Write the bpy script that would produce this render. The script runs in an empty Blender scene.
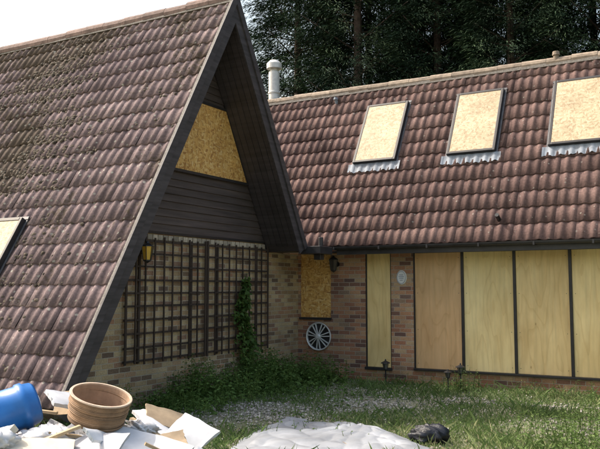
import bpy, math, random
import numpy as np
from mathutils import Vector, Matrix
random.seed(7); RS=np.random.RandomState(11)
scene=bpy.context.scene
# ------------------------------------------------------------------ helpers
def link(o,parent=None):
    scene.collection.objects.link(o)
    if parent: o.parent=parent
    return o
def empty(name):
    e=bpy.data.objects.new(name,None); e.empty_display_size=.3
    return link(e)
def mesh_obj(name,verts,faces,mat,parent=None,rnd=None,smooth=False):
    me=bpy.data.meshes.new(name)
    me.from_pydata([tuple(v) for v in verts],[],[tuple(f) for f in faces])
    if rnd is not None:
        a=me.attributes.new('rnd','FLOAT','POINT'); a.data.foreach_set('value',np.asarray(rnd,dtype=np.float32))
    if smooth: me.polygons.foreach_set('use_smooth',[True]*len(me.polygons))
    me.update()
    if mat: me.materials.append(mat)
    return link(bpy.data.objects.new(name,me),parent)
def fast_mesh(name,V,F,rnd=None,mat=None):
    me=bpy.data.meshes.new(name); n,k=len(V),F.shape[1]; m=len(F)
    me.vertices.add(n); me.vertices.foreach_set('co',np.asarray(V,dtype=np.float32).ravel())
    me.loops.add(m*k); me.loops.foreach_set('vertex_index',F.astype(np.int32).ravel())
    me.polygons.add(m); me.polygons.foreach_set('loop_start',np.arange(0,m*k,k,dtype=np.int32))
    try: me.polygons.foreach_set('loop_total',np.full(m,k,dtype=np.int32))
    except Exception: pass
    if rnd is not None:
        a=me.attributes.new('rnd','FLOAT','POINT'); a.data.foreach_set('value',np.asarray(rnd,dtype=np.float32))
    me.update(calc_edges=True); me.validate()
    if mat: me.materials.append(mat)
    return me
class MB:
    def __init__(s): s.v=[]; s.f=[]; s.r=[]
    def add(s,vs,fs,r=None):
        o=len(s.v); s.v+= [tuple(v) for v in vs]; s.f+=[tuple(i+o for i in f) for f in fs]
        s.r+=[(random.random() if r is None else r)]*len(vs)
    def box(s,x0,x1,y0,y1,z0,z1,r=None):
        s.add([(x0,y0,z0),(x1,y0,z0),(x1,y1,z0),(x0,y1,z0),(x0,y0,z1),(x1,y0,z1),(x1,y1,z1),(x0,y1,z1)],
              [(0,3,2,1),(4,5,6,7),(0,1,5,4),(1,2,6,5),(2,3,7,6),(3,0,4,7)],r)
    def prismX(s,poly,x0,x1,r=None):
        n=len(poly)
        vs=[(x0,p[0],p[1]) for p in poly]+[(x1,p[0],p[1]) for p in poly]
        fs=[tuple(range(n-1,-1,-1)),tuple(range(n,2*n))]+[(i,(i+1)%n,(i+1)%n+n,i+n) for i in range(n)]
        s.add(vs,fs,r)
    def xbox(s,M,sx,sy,sz,r=None):
        vs=[M@Vector((a*sx/2,b*sy/2,c*sz/2)) for c in(-1,1) for a,b in((-1,-1),(1,-1),(1,1),(-1,1))]
        s.add(vs,[(0,3,2,1),(4,5,6,7),(0,1,5,4),(1,2,6,5),(2,3,7,6),(3,0,4,7)],r)
    def cyl(s,p0,p1,r0,r1,n=12,r=None,cap=True):
        p0=Vector(p0);p1=Vector(p1);d=(p1-p0).normalized()
        a=d.orthogonal().normalized();b=d.cross(a)
        vs=[p0+(a*math.cos(t)+b*math.sin(t))*r0 for t in [2*math.pi*i/n for i in range(n)]]
        vs+=[p1+(a*math.cos(t)+b*math.sin(t))*r1 for t in [2*math.pi*i/n for i in range(n)]]
        fs=[(i,(i+1)%n,(i+1)%n+n,i+n) for i in range(n)]
        if cap: fs+=[tuple(range(n-1,-1,-1)),tuple(range(n,2*n))]
        s.add(vs,fs,r)
    def lathe(s,M,prof,n=32,r=None,close=False):
        vs=[];m=len(prof)
        for i in range(n):
            t=2*math.pi*i/n
            for (rr,z) in prof: vs.append(M@Vector((rr*math.cos(t),rr*math.sin(t),z)))
        fs=[]
        for i in range(n):
            j=(i+1)%n
            for k in range(m-1): fs.append((i*m+k,j*m+k,j*m+k+1,i*m+k+1))
            if close: fs.append((i*m+m-1,j*m+m-1,j*m,i*m))
        s.add(vs,fs,r)
    def obj(s,name,mat,parent=None,smooth=False,bevel=0):
        o=mesh_obj(name,s.v,s.f,mat,parent,s.r,smooth)
        if bevel:
            b=o.modifiers.new('bev','BEVEL'); b.width=bevel; b.segments=2; b.limit_method='ANGLE'
        return o
# ------------------------------------------------------------------ materials
def newmat(name):
    m=bpy.data.materials.new(name); m.use_nodes=True
    nt=m.node_tree; b=nt.nodes['Principled BSDF']
    return m,nt,b
def N(nt,t): return nt.nodes.new(t)
def ramp(nt,fac,stops,interp='LINEAR'):
    r=nt.nodes.new('ShaderNodeValToRGB'); r.color_ramp.interpolation=interp
    e=r.color_ramp.elements
    e[0].position=stops[0][0]; e[0].color=(*stops[0][1],1)
    e[1].position=stops[-1][0]; e[1].color=(*stops[-1][1],1)
    for p,c in stops[1:-1]:
        x=e.new(p); x.color=(*c,1)
    nt.links.new(fac,r.inputs[0]); return r
def mixc(nt,fac,a,b,mode='MIX'):
    m=nt.nodes.new('ShaderNodeMix'); m.data_type='RGBA'; m.blend_type=mode
    for s,v in ((m.inputs[0],fac),(m.inputs[6],a),(m.inputs[7],b)):
        if hasattr(v,'is_linked'): nt.links.new(v,s)
        elif isinstance(v,(int,float)): s.default_value=v
        else: s.default_value=(*v,1)
    return m.outputs[2]
def math_(nt,op,a,b=0.0):
    m=nt.nodes.new('ShaderNodeMath'); m.operation=op
    for s,v in ((m.inputs[0],a),(m.inputs[1],b)):
        if hasattr(v,'is_linked'): nt.links.new(v,s)
        else: s.default_value=v
    return m.outputs[0]
def noise(nt,vec,scale,detail=4,rough=.55):
    n=N(nt,'ShaderNodeTexNoise'); n.inputs['Scale'].default_value=scale
    n.inputs['Detail'].default_value=min(detail,4); n.inputs['Roughness'].default_value=rough
    if vec: nt.links.new(vec,n.inputs['Vector'])
    return n.outputs['Fac']
def mapping(nt,vec,scale=(1,1,1),loc=(0,0,0),rot=(0,0,0)):
    m=nt.nodes.new('ShaderNodeMapping'); m.inputs['Scale'].default_value=scale
    m.inputs['Location'].default_value=loc; m.inputs['Rotation'].default_value=rot
    nt.links.new(vec,m.inputs['Vector']); return m.outputs[0]
def bump(nt,b,h,strength=.4,dist=.01):
    n=nt.nodes.new('ShaderNodeBump'); n.inputs['Strength'].default_value=strength
    n.inputs['Distance'].default_value=dist
    nt.links.new(h,n.inputs['Height']); nt.links.new(n.outputs[0],b.inputs['Normal'])
def objc(nt): return nt.nodes.new('ShaderNodeTexCoord').outputs['Object']
def rndattr(nt):
    a=nt.nodes.new('ShaderNodeAttribute'); a.attribute_name='rnd'; return a.outputs['Fac']
def mat_simple(name,col,rough=.7,metal=0,var=.25,scale=8,bmp=.2,bdist=.005,rv=.0):
    m,nt,b=newmat(name); c=objc(nt)
    n=noise(nt,c,scale,4,.6)
    lo=tuple(x*(1-var) for x in col); hi=tuple(min(1,x*(1+var)) for x in col)
    r=ramp(nt,n,[(.3,lo),(.7,hi)])
    out=r.outputs[0]
    if rv:
        rr=ramp(nt,rndattr(nt),[(0,(1-rv,)*3),(1,(1,1,1))])
        out=mixc(nt,1.0,out,rr.outputs[0],'MULTIPLY')
    nt.links.new(out,b.inputs['Base Color'])
    b.inputs['Roughness'].default_value=rough; b.inputs['Metallic'].default_value=metal
    if bmp: bump(nt,b,noise(nt,c,scale*6,3),bmp,bdist)
    return m
def wall_uv(nt):
    c=nt.nodes.new('ShaderNodeTexCoord'); g=nt.nodes.new('ShaderNodeNewGeometry')
    s=nt.nodes.new('ShaderNodeSeparateXYZ'); nt.links.new(c.outputs['Object'],s.inputs[0])
    q=nt.nodes.new('ShaderNodeSeparateXYZ'); nt.links.new(g.outputs['True Normal'],q.inputs[0])
    f=math_(nt,'GREATER_THAN',math_(nt,'ABSOLUTE',q.outputs[0]),.5)
    u=math_(nt,'ADD',math_(nt,'MULTIPLY',s.outputs[1],f),math_(nt,'MULTIPLY',s.outputs[0],math_(nt,'SUBTRACT',1.0,f)))
    k=nt.nodes.new('ShaderNodeCombineXYZ'); nt.links.new(u,k.inputs[0]); nt.links.new(s.outputs[2],k.inputs[1])
    return k.outputs[0],c.outputs['Object']
def mat_brick(name,stops,mortar):
    m,nt,b=newmat(name); uv,oc=wall_uv(nt)
    w=N(nt,'ShaderNodeTexNoise'); w.inputs['Scale'].default_value=9; nt.links.new(uv,w.inputs['Vector'])
    vm=nt.nodes.new('ShaderNodeVectorMath'); vm.operation='MULTIPLY_ADD'
    nt.links.new(w.outputs['Color'],vm.inputs[0]); vm.inputs[1].default_value=(.012,.012,0); nt.links.new(uv,vm.inputs[2])
    t=nt.nodes.new('ShaderNodeTexBrick'); nt.links.new(vm.outputs[0],t.inputs['Vector'])
    t.inputs['Scale'].default_value=1; t.inputs['Brick Width'].default_value=.225; t.inputs['Row Height'].default_value=.075
    t.inputs['Mortar Size'].default_value=.0062; t.inputs['Mortar Smooth'].default_value=.25
    t.inputs['Color1'].default_value=(0,0,0,1); t.inputs['Color2'].default_value=(1,1,1,1); t.inputs['Mortar'].default_value=(.5,.5,.5,1)
    r=ramp(nt,t.outputs['Color'],stops)
    n1=noise(nt,oc,1.3,4); n2=noise(nt,oc,45,4,.7)
    c=mixc(nt,.55,r.outputs[0],ramp(nt,n2,[(.3,(.45,.42,.4)),(.7,(1.3,1.3,1.3))]).outputs[0],'MULTIPLY')
    c=mixc(nt,math_(nt,'MULTIPLY',t.outputs['Fac'],.9),c,mortar)
    c=mixc(nt,.7,c,ramp(nt,n1,[(.3,(.65,.65,.65)),(.7,(1.2,1.17,1.13))]).outputs[0],'MULTIPLY')
    s=nt.nodes.new('ShaderNodeSeparateXYZ'); nt.links.new(oc,s.inputs[0])
    z=math_(nt,'ADD',s.outputs[2],math_(nt,'MULTIPLY',n1,.4))
    c=mixc(nt,.6,c,ramp(nt,z,[(.25,(.5,.52,.44)),(.75,(1,1,1))]).outputs[0],'MULTIPLY')
    nt.links.new(c,b.inputs['Base Color']); b.inputs['Roughness'].default_value=.9
    h=math_(nt,'ADD',math_(nt,'MULTIPLY',math_(nt,'SUBTRACT',1.0,t.outputs['Fac']),1.0),math_(nt,'MULTIPLY',n2,.5))
    bump(nt,b,h,.9,.01)
    return m
M_brick=mat_brick('brick_stock',[(0,(.17,.12,.09)),(.22,(.41,.28,.16)),(.5,(.52,.40,.24)),(.75,(.57,.45,.28)),(.88,(.44,.25,.15)),(1,(.25,.17,.13))],(.51,.46,.38))
M_brick2=mat_brick('brick_red',[(0,(.16,.095,.08)),(.28,(.42,.20,.12)),(.55,(.51,.28,.16)),(.85,(.53,.38,.23)),(1,(.21,.13,.11))],(.48,.42,.35))
def mat_tile(name,stops,moss,lich,mosscol,lichcol):
    m,nt,b=newmat(name); oc=objc(nt); r=ramp(nt,rndattr(nt),stops)
    n=noise(nt,oc,3,4,.65)
    c=mixc(nt,.8,r.outputs[0],ramp(nt,noise(nt,oc,30,4,.7),[(.3,(.6,.6,.6)),(.7,(1.4,1.36,1.36))]).outputs[0],'MULTIPLY')
    c=mixc(nt,.8,c,ramp(nt,noise(nt,oc,.9,4,.6),[(.35,(.72,.70,.72)),(.65,(1.22,1.22,1.20))]).outputs[0],'MULTIPLY')
    st=noise(nt,mapping(nt,oc,(5,.7,.7)),1.6,3)
    c=mixc(nt,.7,c,ramp(nt,st,[(.35,(.68,.66,.66)),(.65,(1.2,1.18,1.18))]).outputs[0],'MULTIPLY')
    s=nt.nodes.new('ShaderNodeSeparateXYZ'); nt.links.new(oc,s.inputs[0])
    gx=math_(nt,'MULTIPLY',math_(nt,'SUBTRACT',-8.4,s.outputs[0]),.09)
    gx=math_(nt,'MINIMUM',math_(nt,'MAXIMUM',gx,0.0),.15)
    mv=math_(nt,'ADD',math_(nt,'MULTIPLY',noise(nt,oc,.75,3),.7),math_(nt,'MULTIPLY',noise(nt,oc,16,4,.7),.5))
    mv=math_(nt,'ADD',mv,gx)
    mf=ramp(nt,mv,[(moss,(0,0,0)),(moss+.07,(1,1,1))])
    c=mixc(nt,math_(nt,'MULTIPLY',mf.outputs[0],.8),c,mosscol)
    v=N(nt,'ShaderNodeTexVoronoi'); v.inputs['Scale'].default_value=8; nt.links.new(oc,v.inputs['Vector'])
    lf=ramp(nt,math_(nt,'ADD',v.outputs['Distance'],math_(nt,'MULTIPLY',noise(nt,oc,25,3),.3)),[(lich,(1,1,1)),(lich+.04,(0,0,0))])
    c=mixc(nt,math_(nt,'MULTIPLY',lf.outputs[0],math_(nt,'MULTIPLY',n,1.4)),c,lichcol)
    nt.links.new(c,b.inputs['Base Color']); b.inputs['Roughness'].default_value=.88; b.inputs['Specular IOR Level'].default_value=.25
    bump(nt,b,noise(nt,oc,60,4,.7),.5,.006)
    return m
M_tileL=mat_tile('concrete_tile_weathered',[(0,(.155,.118,.12)),(.5,(.21,.162,.168)),(1,(.27,.21,.213))],.67,.28,(.085,.065,.045),(.44,.43,.38))
M_tileR=mat_tile('concrete_tile_brown',[(0,(.130,.086,.078)),(.5,(.18,.119,.108)),(1,(.235,.160,.145))],.80,.24,(.10,.08,.06),(.38,.35,.31))
M_ridge=mat_simple('ridge_tile',(.33,.26,.20),.85,0,.35,12,.4,.006,.35)
M_ridgeL=mat_simple('ridge_tile_red',(.22,.15,.13),.85,0,.4,12,.4,.006,.4)
M_mort=mat_simple('mortar',(.22,.20,.18),.9,0,.35,30,.5,.01)
def mat_wood(name,col,var,axis,rough=.6,rv=0.3,gr=18):
    m,nt,b=newmat(name); oc=objc(nt)
    sc=[gr,gr,gr]; sc[axis]=gr*.05
    n=noise(nt,mapping(nt,oc,tuple(sc)),1,4,.65)
    lo=tuple(x*(1-var) for x in col); hi=tuple(min(1,x*(1+var)) for x in col)
    c=ramp(nt,n,[(.3,lo),(.7,hi)]).outputs[0]
    c=mixc(nt,.7,c,ramp(nt,noise(nt,oc,1.7,3),[(.3,(.78,.76,.74)),(.7,(1.1,1.1,1.1))]).outputs[0],'MULTIPLY')
    if rv: c=mixc(nt,1.0,c,ramp(nt,rndattr(nt),[(0,(1-rv,)*3),(1,(1,1,1))]).outputs[0],'MULTIPLY')
    nt.links.new(c,b.inputs['Base Color']); b.inputs['Roughness'].default_value=rough
    bump(nt,b,n,.3,.004); return m
M_clad=mat_wood('dark_cladding',(.092,.072,.068),.4,1,rough=.55)
M_barge=mat_wood('dark_barge_board',(.056,.050,.056),.45,1,rough=.65,rv=.1)
M_soffit=mat_wood('dark_soffit',(.068,.058,.064),.35,0,rough=.5)
M_trel=mat_wood('trellis_wood',(.052,.035,.028),.4,2,rough=.7)
M_frame=mat_simple('black_frame',(.025,.023,.025),.45,0,.3,10,.1)
M_gutter=mat_simple('gutter_plastic',(.035,.034,.038),.4,0,.3,6,.05)
def mat_ply(name,col):
    m,nt,b=newmat(name); oc=objc(nt)
    rv=rndattr(nt); k=nt.nodes.new('ShaderNodeCombineXYZ'); nt.links.new(math_(nt,'MULTIPLY',rv,37.0),k.inputs[2])
    va=nt.nodes.new('ShaderNodeVectorMath'); nt.links.new(oc,va.inputs[0]); nt.links.new(k.outputs[0],va.inputs[1]); oc=va.outputs[0]
    n=noise(nt,mapping(nt,oc,(16,16,.9)),1,4,.6)
    n2=noise(nt,mapping(nt,oc,(3,3,.9)),1,4,.6)
    cg=math_(nt,'FRACT',math_(nt,'MULTIPLY',noise(nt,mapping(nt,oc,(2.2,2.2,.45)),1,2,.4),11.0))
    c=ramp(nt,n,[(.25,tuple(x*.84 for x in col)),(.5,col),(.75,tuple(min(1,x*1.08) for x in col))]).outputs[0]
    c=mixc(nt,.45,c,ramp(nt,cg,[(0,(.76,.66,.52)),(.25,(1,1,1)),(1,(.96,.93,.88))]).outputs[0],'MULTIPLY')
    c=mixc(nt,.9,c,ramp(nt,n2,[(.32,(.82,.76,.68)),(.62,(1.06,1.06,1.06))]).outputs[0],'MULTIPLY')
    v=N(nt,'ShaderNodeTexVoronoi'); v.inputs['Scale'].default_value=1; nt.links.new(mapping(nt,oc,(3.2,3.2,1.6)),v.inputs['Vector'])
    kk=ramp(nt,v.outputs['Distance'],[(.02,(.5,.38,.26)),(.05,(1,1,1))]).outputs[0]
    c=mixc(nt,.7,c,kk,'MULTIPLY')
    c=mixc(nt,1.0,c,ramp(nt,rv,[(0,(.86,.76,.64)),(.5,(.95,.88,.80)),(1,(1.05,1.04,.98))]).outputs[0],'MULTIPLY')
    nt.links.new(c,b.inputs['Base Color']); b.inputs['Roughness'].default_value=.7; bump(nt,b,n,.15,.003)
    return m
M_ply=mat_ply('plywood_pale',(.86,.71,.39)); M_ply2=mat_ply('plywood_brown',(.70,.48,.27)); M_ply3=mat_ply('plywood_yellow',(.84,.67,.34))
def mat_osb(name,stops):
    m,nt,b=newmat(name); oc=objc(nt)
    d=N(nt,'ShaderNodeTexNoise'); d.inputs['Scale'].default_value=14; nt.links.new(oc,d.inputs['Vector'])
    vm=nt.nodes.new('ShaderNodeVectorMath'); vm.operation='MULTIPLY_ADD'; nt.links.new(d.outputs['Color'],vm.inputs[0]); vm.inputs[1].default_value=(.06,.06,.06); nt.links.new(oc,vm.inputs[2])
    outs=[]
    for sc,rot in(((14,14,42),(.4,.4,0)),((36,36,13),(-.5,-.5,0))):
        v=N(nt,'ShaderNodeTexVoronoi'); v.inputs['Scale'].default_value=1
        nt.links.new(mapping(nt,vm.outputs[0],sc,rot=rot),v.inputs['Vector'])
        s=nt.nodes.new('ShaderNodeSeparateColor'); nt.links.new(v.outputs['Color'],s.inputs[0]); outs.append((s.outputs[0],v.outputs['Distance']))
    f=math_(nt,'GREATER_THAN',noise(nt,oc,16,2),.5)
    h=math_(nt,'ADD',math_(nt,'MULTIPLY',outs[0][0],f),math_(nt,'MULTIPLY',outs[1][0],math_(nt,'SUBTRACT',1.0,f)))
    c=ramp(nt,h,stops).outputs[0]
    c=mixc(nt,.6,c,ramp(nt,noise(nt,oc,2,3),[(.3,(.72,.68,.64)),(.7,(1.12,1.12,1.12))]).outputs[0],'MULTIPLY')
    nt.links.new(c,b.inputs['Base Color']); b.inputs['Roughness'].default_value=.6; bump(nt,b,h,.3,.003)
    return m
M_osb=mat_osb('osb_gold',[(0,(.42,.20,.055)),(.4,(.68,.38,.11)),(.8,(.78,.50,.17)),(1,(.84,.62,.30))])
M_osbp=mat_osb('osb_pale',[(0,(.34,.25,.14)),(.4,(.48,.38,.24)),(.8,(.54,.44,.29)),(1,(.60,.50,.35))])
M_lead=mat_simple('lead_flashing',(.25,.28,.33),.7,.0,.25,10,.3,.006)
M_leadd=mat_simple('dark_flashing',(.09,.09,.10),.5,.2,.3,14,.2,.006)
M_steel=mat_simple('pale_metal_flue',(.66,.65,.63),.5,.25,.15,10,.05)
M_white=mat_simple('white_plastic',(.75,.75,.74),.4,0,.08,8,.1)
M_silver=mat_simple('silver_paint',(.68,.69,.70),.35,.2,.12,12,.05)
M_black=mat_simple('black_plastic',(.02,.02,.022),.35,0,.3,12,.2)
def mat_leaf(name,stops,trans=.3,rough=.6):
    m,nt,b=newmat(name); oc=objc(nt)
    c=ramp(nt,rndattr(nt),stops).outputs[0]
    c=mixc(nt,.6,c,ramp(nt,noise(nt,oc,1.2,2),[(.3,(.6,.6,.6)),(.7,(1.25,1.25,1.2))]).outputs[0],'MULTIPLY')
    nt.links.new(c,b.inputs['Base Color']); b.inputs['Roughness'].default_value=rough; b.inputs['Specular IOR Level'].default_value=.2
    if trans:
        t=nt.nodes.new('ShaderNodeBsdfTranslucent'); nt.links.new(c,t.inputs[0])
        mx=nt.nodes.new('ShaderNodeMixShader'); mx.inputs[0].default_value=trans
        nt.links.new(b.outputs[0],mx.inputs[1]); nt.links.new(t.outputs[0],mx.inputs[2])
        nt.links.new(mx.outputs[0],nt.nodes['Material Output'].inputs[0])
    return m
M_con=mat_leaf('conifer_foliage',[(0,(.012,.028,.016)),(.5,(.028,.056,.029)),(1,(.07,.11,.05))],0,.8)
M_leaf=mat_leaf('weed_leaf',[(0,(.06,.12,.03)),(.5,(.115,.20,.05)),(1,(.19,.28,.08))],.35)
M_leaf2=mat_leaf('shrub_leaf',[(0,(.08,.13,.04)),(.5,(.13,.21,.06)),(1,(.21,.29,.10))],.4)
M_grass=mat_leaf('grass_blade',[(0,(.08,.14,.045)),(.45,(.16,.235,.08)),(.75,(.27,.32,.14)),(1,(.46,.42,.26))],.3)
M_bark=mat_simple('bark',(.11,.08,.065),.95,0,.4,9,.6,.02)
M_stone=mat_simple('gravel_stone',(.48,.44,.39),.9,0,.25,20,.3,.005,.5)
# ------------------------------------------------------------------ ground
m,nt,b=newmat('ground_soil'); oc=objc(nt)
n1=noise(nt,oc,.55,4,.6); n2=noise(nt,oc,9,4,.7); n3=noise(nt,oc,60,3,.7)
c=ramp(nt,math_(nt,'ADD',math_(nt,'MULTIPLY',n1,.65),math_(nt,'MULTIPLY',n2,.35)),[(.36,(.13,.15,.07)),(.48,(.21,.21,.13)),(.58,(.31,.29,.22)),(.7,(.39,.36,.31))]).outputs[0]
c=mixc(nt,.8,c,ramp(nt,n3,[(.3,(.55,.55,.55)),(.7,(1.3,1.3,1.3))]).outputs[0],'MULTIPLY')
nt.links.new(c,b.inputs['Base Color']); b.inputs['Roughness'].default_value=.95; bump(nt,b,math_(nt,'ADD',n2,math_(nt,'MULTIPLY',n3,.6)),.8,.03)
xs=np.concatenate([[-400,-150,-60,-30],np.linspace(-20,8,113),[16,40,120,400]]); ys=np.concatenate([[-400,-100,-30,-8],np.linspace(-2,14,65),[25,60,150,400]])
def gh(x,y):
    h=.035*np.sin(x*1.7+y*.6)*np.sin(y*1.3-x*.4)+.02*np.sin(x*4.1+1)*np.sin(y*3.7)
    m=np.clip((x+19)/3,0,1)*np.clip((7-x)/3,0,1)*np.clip((y+1)/2,0,1)*np.clip((12.4-y)/1,0,1)
    return h*m
XX,YY=np.meshgrid(xs,ys); V=np.stack([XX.ravel(),YY.ravel(),gh(XX,YY).ravel()],1)
nx=len(xs); idx=np.arange(len(ys)*nx).reshape(len(ys),nx)
F=np.stack([idx[:-1,:-1].ravel(),idx[:-1,1:].ravel(),idx[1:,1:].ravel(),idx[1:,:-1].ravel()],1)
me=fast_mesh('ground',V,F,None,m); me.polygons.foreach_set('use_smooth',[True]*len(me.polygons)); link(bpy.data.objects.new('ground',me))
# ------------------------------------------------------------------ roof tiles
PROF=[(0,0),(.26,0),(.40,.010),(.53,.023),(.66,.028),(.8,.022),(.92,.009),(1,0)]
PT=[(k*.165+s*.165,h) for k in range(2) for (s,h) in PROF[:-1]]+[(.33,0)]
def prof_h(u):
    s=(u%.165)/.165
    return float(np.interp(s,[p[0] for p in PROF],[p[1] for p in PROF]))
def tiles(name,O,U,Vd,Nn,ulen,vlen,mat,parent,gauge=.325):
    O=np.array(O);U=np.array(U);Vd=np.array(Vd);Nn=np.array(Nn)
    nu=int(round(ulen/.33)); nv=int(round(vlen/gauge)); g=vlen/nv; k=len(PT)
    pu=np.array([p[0] for p in PT])*(ulen/nu/.33); ph=np.array([p[1] for p in PT])
    VV=[];FF=[];RR=[];o=0
    base=np.array([[i,i+1,i+1+k,i+k] for i in range(k-1)]+[[i+k,i+1+k,i+1+2*k,i+2*k] for i in range(k-1)])
    for j in range(nv):
        for i in range(nu):
            u0=i*ulen/nu; v0=j*g; v1=min(v0+g+.03,vlen+.01); dz=RS.normal(0,.003); tl=RS.normal(0,.005); tw=RS.normal(0,.006)
            if RS.rand()<.02: dz+=.008; tw*=3
            lift=.028+dz; dv=RS.normal(0,.005)
            rows=[(v0+dv,lift-.022),(v0+dv,lift),(v1,.002+dz*.3)]
            for (v,h) in rows:
                hh=ph+h+(tl*(pu/.33-.5) if v<v1 else 0)
                vv=v+tw*(pu/.33-.5)
                VV.append(O+np.outer(u0+pu,U)+np.outer(vv*np.ones(k) if np.isscalar(vv) else vv,Vd)+np.outer(hh,Nn))
            FF.append(base+o); o+=3*k
            RR.append(np.full(3*k,np.clip(RS.beta(1.7,1.7),0,1)))
    me=fast_mesh(name,np.concatenate(VV),np.concatenate(FF),np.concatenate(RR),mat)
    return link(bpy.data.objects.new(name,me),parent)
def ridge(name,x0,x1,y,z,parent,mat,r=.13):
    mb=MB(); n=int((x1-x0)/.45); L=(x1-x0)/n
    for i in range(n):
        a=x0+i*L; dz=random.gauss(0,.006); R=r+random.uniform(0,.008)
        vs=[];K=9
        for xx,rr in((a,R+.006),(a+L-.008,R)):
            for q in range(K):
                t=math.pi*(-.12+1.24*q/(K-1)); vs.append((xx,y+rr*math.cos(t),z-.03+dz+rr*math.sin(t)))
        fs=[(q,q+1,q+1+K,q+K) for q in range(K-1)]+[tuple(range(K)),tuple(range(2*K-1,K-1,-1))]
        mb.add(vs,fs)
    mb.obj(name,mat,parent,smooth=False)
    mb=MB(); mb.prismX([(y-.11,z-.10),(y+.11,z-.10),(y+.085,z+.03),(y-.085,z+.03)],x0+.01,x1-.01); mb.obj(name+'_bedding',M_mort,parent)
# ------------------------------------------------------------------ A-frame wing
YC,ZC,TAN=9.57,6.28,1.75
A=math.atan(TAN); cA,sA=math.cos(A),math.sin(A)
XG,XO,XL=-7.42,-6.70,-21.0
wing=empty('a_frame_house')
def sl(side,z,off):
    y=YC-side*(ZC-z)/TAN
    return (y-side*sA*off, z+cA*off)
z0n,z0f=.30,2.42
O=(XL,YC-(ZC-z0n)/TAN,z0n)
tiles('roof_tiles_front',O,(1,0,0),(0,cA,sA),(0,-sA,cA),XO-.03-XL,(ZC-z0n)/sA,M_tileL,wing)
tiles('roof_tiles_back',(XL,YC+(ZC-z0f)/TAN,z0f),(1,0,0),(0,-cA,sA),(0,sA,cA),XO-.03-XL,(ZC-z0f)/sA,M_tileL,wing)
for nm,s,z0 in(('roof_deck_front',1,z0n),('roof_deck_back',-1,z0f)):
    mb=MB(); p=[sl(s,z0,-.012),(YC,ZC-.012/cA),(YC,ZC-.15/cA),sl(s,z0,-.15)]
    mb.prismX(p,XL+.01,XO-.035); mb.obj(nm,M_soffit,wing)
ridge('ridge_tiles',XL,XO,YC,ZC+.01,wing,M_ridgeL,.11)
for s,z0 in((1,z0n+.15),(-1,z0f+.1)):
    mb=MB()
    for k in range(6):
        xa=XG+.03+k*.115
        p=[sl(s,z0,-.152),(YC,ZC-.152/cA),(YC,ZC-.166/cA),sl(s,z0,-.166)]
        mb.prismX(p,xa,xa+.105)
    mb.obj('verge_soffit_boards',M_soffit,wing)
for s,z0 in((1,z0n-.05),(-1,z0f-.02)):
    mb=MB()
    mb.prismX([sl(s,z0,.03),(YC,ZC+.03/cA),(YC,ZC-.20/cA),sl(s,z0,-.20)],XO-.03,XO)
    mb.prismX([sl(s,z0,.062),(YC,ZC+.062/cA),(YC,ZC-.05/cA),sl(s,z0,-.05)],XO+.002,XO+.028)
    mb.obj('barge_board',M_barge,wing)
    mb=MB(); mb.prismX([sl(s,z0,.03),(YC,ZC+.03/cA+.001),(YC,ZC+.056/cA),sl(s,z0,.056)],XO-.035,XO-.003); mb.obj('verge_mortar',M_mort,wing)
def hw(z): return (ZC-z)/TAN-.175
mb=MB(); mb.prismX([(YC-hw(0),-.1),(12.93,-.1),(12.93,2.34),(11.62,2.34),(YC+hw(2.57)-.02,2.55),(YC-hw(2.55),2.55)],XG-.13,XG); mb.obj('brick_gable_wall',M_brick,wing)
mb=MB(); mb.prismX([(YC-hw(2.55),2.551),(YC+hw(2.55),2.551),(YC,2.551+hw(2.55)*TAN)],XG-.13,XG-.03); mb.obj('gable_backing',M_clad,wing)
mb=MB(); z=2.53
while z<6.0:
    h=.118; a,bw=hw(max(z,2.55)),hw(z+h)
    if bw<=.02: break
    xb,xt=XG+.012,XG-.008
    vs=[(XG-.02,YC-a,z),(XG-.02,YC+a,z),(xb,YC+a,z),(xb,YC-a,z),(XG-.02,YC-bw,z+h),(XG-.02,YC+bw,z+h),(xt,YC+bw,z+h),(xt,YC-bw,z+h)]
    mb.add(vs,[(0,1,2,3),(3,2,6,7),(7,6,5,4),(0,3,7,4),(1,5,6,2),(0,4,5,1)])
    z+=h+.0005
mb.obj('horizontal_cladding',M_clad,wing)
mb=MB(); mb.box(XG+.004,XG+.03,YC-hw(2.55)-.02,YC+hw(2.55)-.03,2.49,2.528); mb.obj('cladding_foot_trim',M_frame,wing)
mb=MB(); y=YC-hw(2.45)+.12
while y<11.45:
    mb.box(XG+.001,XG+.022,y,y+.1,2.40,2.475); y+=.1175
mb.obj('dentil_course',mat_simple('dentil_brick',(.50,.43,.34),.9,0,.3,15,.3,.004,.5),wing)
bz0,bz1=3.53,4.67; b0,b1=1.35,.72
mb=MB(); mb.prismX([(YC-b0,bz0),(YC+b0,bz0),(YC+b1,bz1),(YC-b1,bz1)],XG+.014,XG+.032); mb.obj('gable_window_board',M_osb,wing)
mb=MB(); t=.045
mb.prismX([(YC-b0-.06,bz0-t),(YC+b0+.06,bz0-t),(YC+b0+.01,bz0-.002),(YC-b0-.01,bz0-.002)],XG-.01,XG+.045)
mb.prismX([(YC-b1-.03,bz1+.002),(YC+b1+.03,bz1+.002),(YC+b1+.01,bz1+t),(YC-b1-.01,bz1+t)],XG-.01,XG+.045)
for s in(-1,1): mb.prismX([(YC+s*(b0+.003),bz0),(YC+s*(b0+.05),bz0),(YC+s*(b1+.05),bz1),(YC+s*(b1+.003),bz1)],XG-.01,XG+.043)
mb.obj('gable_window_frame',M_frame,wing)
mb=MB(); mb.prismX([(YC-hw(0),-.1),(YC+hw(0),-.1),(YC,hw(0)*TAN)],XL+.3,XL+.42); mb.obj('far_gable_wall',M_clad,wing)
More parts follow.
